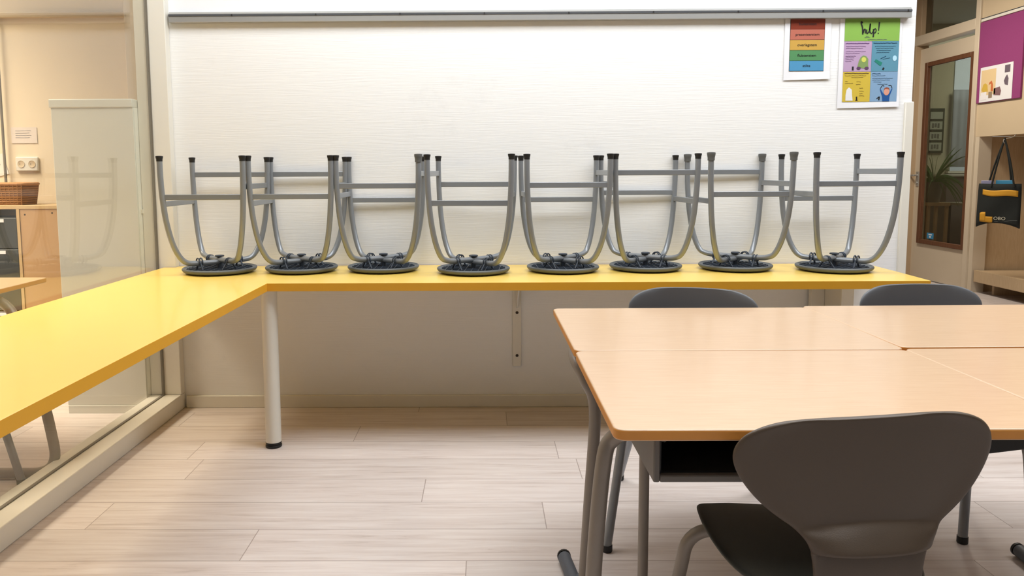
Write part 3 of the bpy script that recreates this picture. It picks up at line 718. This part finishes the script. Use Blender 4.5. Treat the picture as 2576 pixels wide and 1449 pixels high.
MB().box(.184, .188, .012, .055, .04, 1.484).build('edge_strip', mat('edge_white', (236, 236, 230), .4), cb)
MB().box(.188, .196, .03, .045, .98, 1.0).build('latch', m_white, cb)
lc = empty('cabinet', 'low wooden cabinet with dark drawers behind the glass', 'cabinet', (-2.6, 4.1, 0))
m_lc = mat('light_wood_veneer', (196, 168, 126), .5, noise=.05, nscale=8); m_lcd = mat('brown_veneer', (188, 152, 112), .5, noise=.05, nscale=8)
MB().box(-.70, .325, .0, .28, .985, 1.005).build('top_board', m_lc, lc, bevel=.002)
sp = MB().box(.095, .325, .004, .28, 0, .985).build('side_panel', m_lcd, lc, bevel=.002)
for x, z in ((.122, .955), (.270, .963)): MB().lathe([(0, 0), (.005, 0), (0, .002)], 10).xf(Matrix.Translation((x, .004, z)) @ Matrix.Rotation(R(90), 4, 'X')).build('screw', m_screw, sp)
MB().box(.078, .094, .0, .28, 0, .985).build('divider', m_lc, lc)
MB().box(-.70, -.68, .0, .28, 0, .985).box(-.68, .078, .26, .28, 0, .985).build('carcass', m_lc, lc)
m_drw = mat('dark_drawer', (62, 66, 68), .4)
for i, (z0, z1) in enumerate(((.772, .938), (.602, .766), (.432, .596), (.262, .426), (.10, .256))):
    d = MB().box(-.67, .070, .012, .25, z0, z1).build('drawer', m_drw, lc, bevel=.004)
    MB().box(-.09, .002, .008, .012, z1 - .024, z1 - .006).build('drawer_label', m_paper, d)
bk = empty('basket', 'brown wicker basket on the low cabinet behind the glass', 'basket', (-2.60, 4.22, 1.0055))
m_wick = mat('wicker', (150, 104, 58), .7, noise=.3, nscale=60)
b = MB()
for k in range(9):
    z = .006 + k * .0125; g = .001 * (k % 2)
    w = .088 + .014 * k / 8 + g; d = .065 + .01 * k / 8 + g
    P = [(x, y, z) for x, y in rrect(-w, w, -d, d, .03, 5)]; b.tube(P + [P[0]], .0068, 6)
for x in [i * .02 - .08 for i in range(9)]:
    for s in (-1, 1): b.tube([(x, s * .068, .0), (x * 1.15, s * .080, .112)], .0035, 5)
b.build('weave', m_wick, bk); MB().box(-.08, .08, -.058, .058, 0, .006).build('base', m_wick, bk)
P = [(x, y, .114) for x, y in rrect(-.106, .106, -.078, .078, .032, 5)]; MB().tube(P + [P[0]], .008, 8).build('rim', mat('wicker_rim', (176, 126, 76), .6), bk)
so = empty('socket', 'double white wall socket above the low cabinet', 'socket', (-2.618, 4.4, 1.19))
MB().box(-.064, .064, -.016, 0, 0, .081).build('plate', m_white, so, bevel=.005)
for x in (-.031, .031):
    c = MB().lathe([(.020, .0), (.020, .003), (.017, .0015), (0, .001)], 20).xf(Matrix.Translation((x, -.016, .040)) @ Matrix.Rotation(R(90), 4, 'X')).build('outlet', m_cream, so)
    MB().lathe([(0, .0011), (.0028, .0011), (0, .0016)], 8).xf(Matrix.Translation((x - .007, -.0165, .040)) @ Matrix.Rotation(R(90), 4, 'X')).lathe([(0, .0), (.0028, .0), (0, .0009)], 8).build('pin_holes', m_dark, c)
no_ = empty('note', 'white paper note above the double socket behind the glass', 'note', (-2.628, 4.398, 1.349))
MB().box(-.075, .072, -.002, 0, 0, .090).build('sheet', mat('note_paper', (226, 214, 206), .7), no_, smooth=False)
b = MB()
for k in range(4): b.tube([(-.05 + i * .01, -.0024, .070 - k * .013 + random.uniform(-.001, .001)) for i in range(10 - k % 2)], .0009, 4)
b.build('handwriting', m_inkb, no_)
n2 = empty('note', 'tilted white note with dark drawing at the edge of the glass', 'note', (-2.79, 4.398, 1.16)); n2.rotation_euler = (0, R(-14), 0)
MB().box(-.06, .06, -.002, 0, 0, .12).build('sheet', mat('note_white', (230, 226, 222), .7), n2, smooth=False)
MB().prism([(-.03, .06), (-.005, .085), (.025, .075), (.03, .06), (.01, .062), (-.01, .05)], -.003, -.002).build('drawing', m_ink, n2)
cd = MB().tube([(-2.735, 4.371, 1.006), (-2.735, 4.371, 2.044)], .0075, 8).build('cable_duct', mat('duct_grey', (120, 112, 100), .6)); tag(cd, 'thin grey vertical cable duct above the wicker basket', 'duct')
# desk and chair behind the glass
ld = empty('desk', 'beech desk behind the glass partition, beside the low cabinet', 'desk', (-2.75, 2.73, 0))
MB().prism(rrect(0, .825, 0, .60, .02), .699, .72, 'z', 0, 1).build('tabletop', [m_beech, m_beech_edge], ld, bevel=.004, seg=3)
l = MB().tube(fillet([(.30, .30, .68), (.83, .30, .68), (1.06, .12, .30), (1.105, .115, .024), (.50, .115, .024)], .11, 9), .019, 16).build('leg', m_tube, ld, auto=60)
MB().tube([(1.02, .115, .004), (.93, .115, .004)], .004, 6).build('foot_pad', m_cap, l)
l = MB().tube(fillet([(.06, .30, .68), (.06, .30, .024), (.06, .06, .024)], .08, 9), .019, 16).build('leg', m_tube, ld, auto=60)
c4 = copy_tree(c2); c4.location = (-2.02, 3.05, 0); c4.rotation_euler = (0, 0, R(180 + 2)); c4.location = (-2.01, 2.39, 0); c4.rotation_euler = (0, 0, R(0)); tag(c4, 'grey chair behind the glass partition at the lower left', 'chair', 'school chairs')

# ------------------------------------------------------------------ office behind the door
struct(MB().box(4.767, 9.4, 10.2, 10.3, 0, 3.05).build('wall_office', mat('office_wall', (196, 190, 164), .8), smooth=False), 'wall of the room behind the door', 'wall')
w3 = empty('window_3', 'bright curtained window seen through the door glass', 'window', (6.30, 10.19, 1.15)); w3['kind'] = 'structure'
MB().box(-.17, .60, -.006, -.002, .0, 1.60).build('pane', mat('daylit_pane', (200, 212, 222), .5, emit=.55), w3, smooth=False)
rows = [[(-.20 + i * .0125 + .0 * k, -.05 - .007 * math.sin(i * .9), 1.05 - 1.0 * k / 6 - (.0 if k else 0)) for i in range(20)] for k in range(7)]
MB().grid(rows).build('curtain', mat('grey_curtain', (176, 182, 192), .9), w3, solid=.003)
MB().box(-.22, .62, -.06, -.002, -.03, .0).build('sill', m_white, w3)
pf = empty('picture_frame', 'dark frame holding four small pictures in the room behind the door', 'picture', (5.916, 10.195, 1.386))
MB().box(-.105, .105, -.02, 0, 0, .58).build('frame', mat('frame_green', (70, 76, 62), .5), pf, bevel=.003)
for i in range(4):
    z = .03 + i * .138
    q = MB().box(-.08, .08, -.023, -.02, z, z + .105 if i < 3 else z + .09).build('picture', mat('mount_grey', (176, 180, 164), .6), pf, smooth=False)
    if i < 3:
        bb = MB()
        for k in range(3): bb.lathe([(0, 0), (.014, 0), (0, .001)], 10, ).xf(Matrix.Identity(4)) if False else bb.box(-.055 + k * .036, -.03 + k * .036, -.0245, -.023, z + .02 + .008 * (k % 2), z + .08)
        bb.build('print', mat('print_dark', (110, 112, 104), .6), q, smooth=False)
pl = empty('potted_plant', 'spiky potted plant seen through the door glass', 'plant', (5.50, 9.45, 0))
MB().lathe([(0, .62), (.07, .62), (.10, .80), (.105, .82), (.09, .82), (0, .80)], 24).build('pot', mat('pot_grey', (120, 116, 106), .7), pl)
MB().box(-.13, .13, -.13, .13, .59, .62).box(-.12, -.09, -.12, -.09, 0, .59).box(.09, .12, -.12, -.09, 0, .59).box(-.12, -.09, .09, .12, 0, .59).box(.09, .12, .09, .12, 0, .59).build('plant_stand', m_lcd, pl)
lv = MB()
for k in range(46):
    a = random.uniform(0, 6.28); L_ = random.uniform(.22, .42); up = random.uniform(.25, 1.0); P = []
    for i in range(7):
        t = i / 6; rr = L_ * t * (1.1 - .35 * up); P.append(((rr) * math.cos(a), rr * math.sin(a), .82 + L_ * (1.5 * up * t - 1.25 * t * t * (1.25 - up))))
    lv.tube(P, [.007, .009, .009, .008, .006, .004, .001], 4, flat=.25)
lo = lv.build('leaves', mat('leaf_green', (104, 136, 84), .5, noise=.3, nscale=8), pl)
pl.scale = (1.05, 1.05, 1.24)
tb = empty('table', 'grey table with papers in the room behind the door', 'table', (6.36, 9.35, 0))
MB().box(-.62, .62, -.32, .32, .735, .765).build('tabletop', mat('table_grey', (172, 164, 150), .4), tb, bevel=.004)
for x in (-.56, .56):
    for y in (-.26, .26): MB().box(x - .018, x + .018, y - .018, y + .018, 0, .735).build('leg', m_cap, tb)
bo = MB().box(5.86, 6.16, 9.15, 9.45, .766, .86).build('box', mat('box_dark', (70, 64, 60), .7), bevel=.006); tag(bo, 'dark low box on the table behind the door', 'box')
mo = empty('cupboard', 'mauve low cupboard under the window behind the door', 'cupboard', (6.4, 9.95, 0))
MB().box(-.55, .8, -.18, .18, .05, 1.08).build('body', mat('cupboard_mauve', (134, 122, 118), .6), mo, bevel=.004); MB().box(-.57, .82, -.2, .2, 1.08, 1.11).build('top_board', m_white, mo, bevel=.004)
MB().box(-.5, .75, -.17, .17, 0, .05).build('plinth', m_dark, mo)
ocs = []
m_och = mat('office_chair_black', (46, 46, 46), .5)
for x, y, lab in ((5.70, 8.62, 'dark office chair behind the door glass, nearer the frame edge'), (6.30, 8.70, 'dark office chair behind the door glass, nearer the corridor')):
    oc = empty('office_chair', lab, 'chair', (x, y, 0), R(20), 'chairs behind the door')
    MB().box(-.2, .2, -.2, .2, .43, .47).build('seat', m_och, oc, bevel=.015)
    MB().box(-.19, .19, .17, .20, .54, .72).build('backrest', m_och, oc, bevel=.01)
    for sx in (-.18, .18):
        for sy in (-.18, .18): MB().tube([(sx, sy, 0), (sx, sy, .43 if sy < 0 else .70)], .011, 10).build('leg', m_alu, oc)

# ------------------------------------------------------------------ light
def area(name, loc, size, power, col, rot=(0, 0, 0), sy=None):
    l = bpy.data.lights.new(name, 'AREA'); l.energy = power; l.size = size; l.color = col
    if sy: l.shape = 'RECTANGLE'; l.size_y = sy
    o = bpy.data.objects.new(name, l); COL.objects.link(o); o.location = loc; o.rotation_euler = rot
    return o
# long skylight-like luminaire above the counter, plus unseen fill lights added over the desks and near chair
area('ceiling_lamp', (1.0, 2.66, 3.04), 5.6, 140, (.93, .97, 1), sy=1.1)
for x, y, e in ((-.6, .3, 5), (2.2, .3, 5), (.75, .75, 6)):
    area('fill_light', (x, y, 3.04), .35, e, (1, .97, .93), sy=.6).data.spread = R(68)
area('neighbour_lamp', (-3.5, 3.1, 3.0), 1.0, 112, (1, .87, .70), sy=1.6).data.spread = R(105)
area('corridor_lamp', (3.3, 6.8, 3.0), .4, 66, (1, .90, .76), sy=1.5)
area('office_lamp', (6.6, 8.9, 3.0), .8, 40, (.97, 1, .92), sy=1.2)
# faint cool fill added behind the camera, standing in for daylight
area('rear_fill', (.4, -2.9, 1.75), 4.0, 3, (.86, .93, 1.0), (R(90), 0, 0), 1.8)
w = bpy.data.worlds.new('world'); SC.world = w; w.use_nodes = True
w.node_tree.nodes['Background'].inputs[0].default_value = (.85, .92, 1, 1); w.node_tree.nodes['Background'].inputs[1].default_value = .05

# ------------------------------------------------------------------ camera
F, PITCH, YAW, ROLL, H, CX, CY = 1925.67, 5.6457, -.4603, -.3009, 1.17276, 1204.15, 622.36
cam = bpy.data.cameras.new('camera'); co = bpy.data.objects.new('camera', cam); COL.objects.link(co); SC.camera = co
cam.sensor_fit = 'HORIZONTAL'; cam.sensor_width = 36; cam.lens = F / 2576 * 36
cam.shift_x = (1288 - CX) / 2576; cam.shift_y = -(724.5 - CY) / 2576
cam.clip_start = .02
co.matrix_world = Matrix.Translation((0, 0, H)) @ Matrix.Rotation(R(-YAW), 4, 'Z') @ Matrix.Rotation(R(90 - PITCH), 4, 'X') @ Matrix.Rotation(R(ROLL), 4, 'Z')
SC.view_settings.view_transform = 'Standard'; SC.view_settings.look = 'None'; SC.view_settings.gamma = 1.0; SC.view_settings.exposure = 0.0
SC.view_settings.use_curve_mapping = False
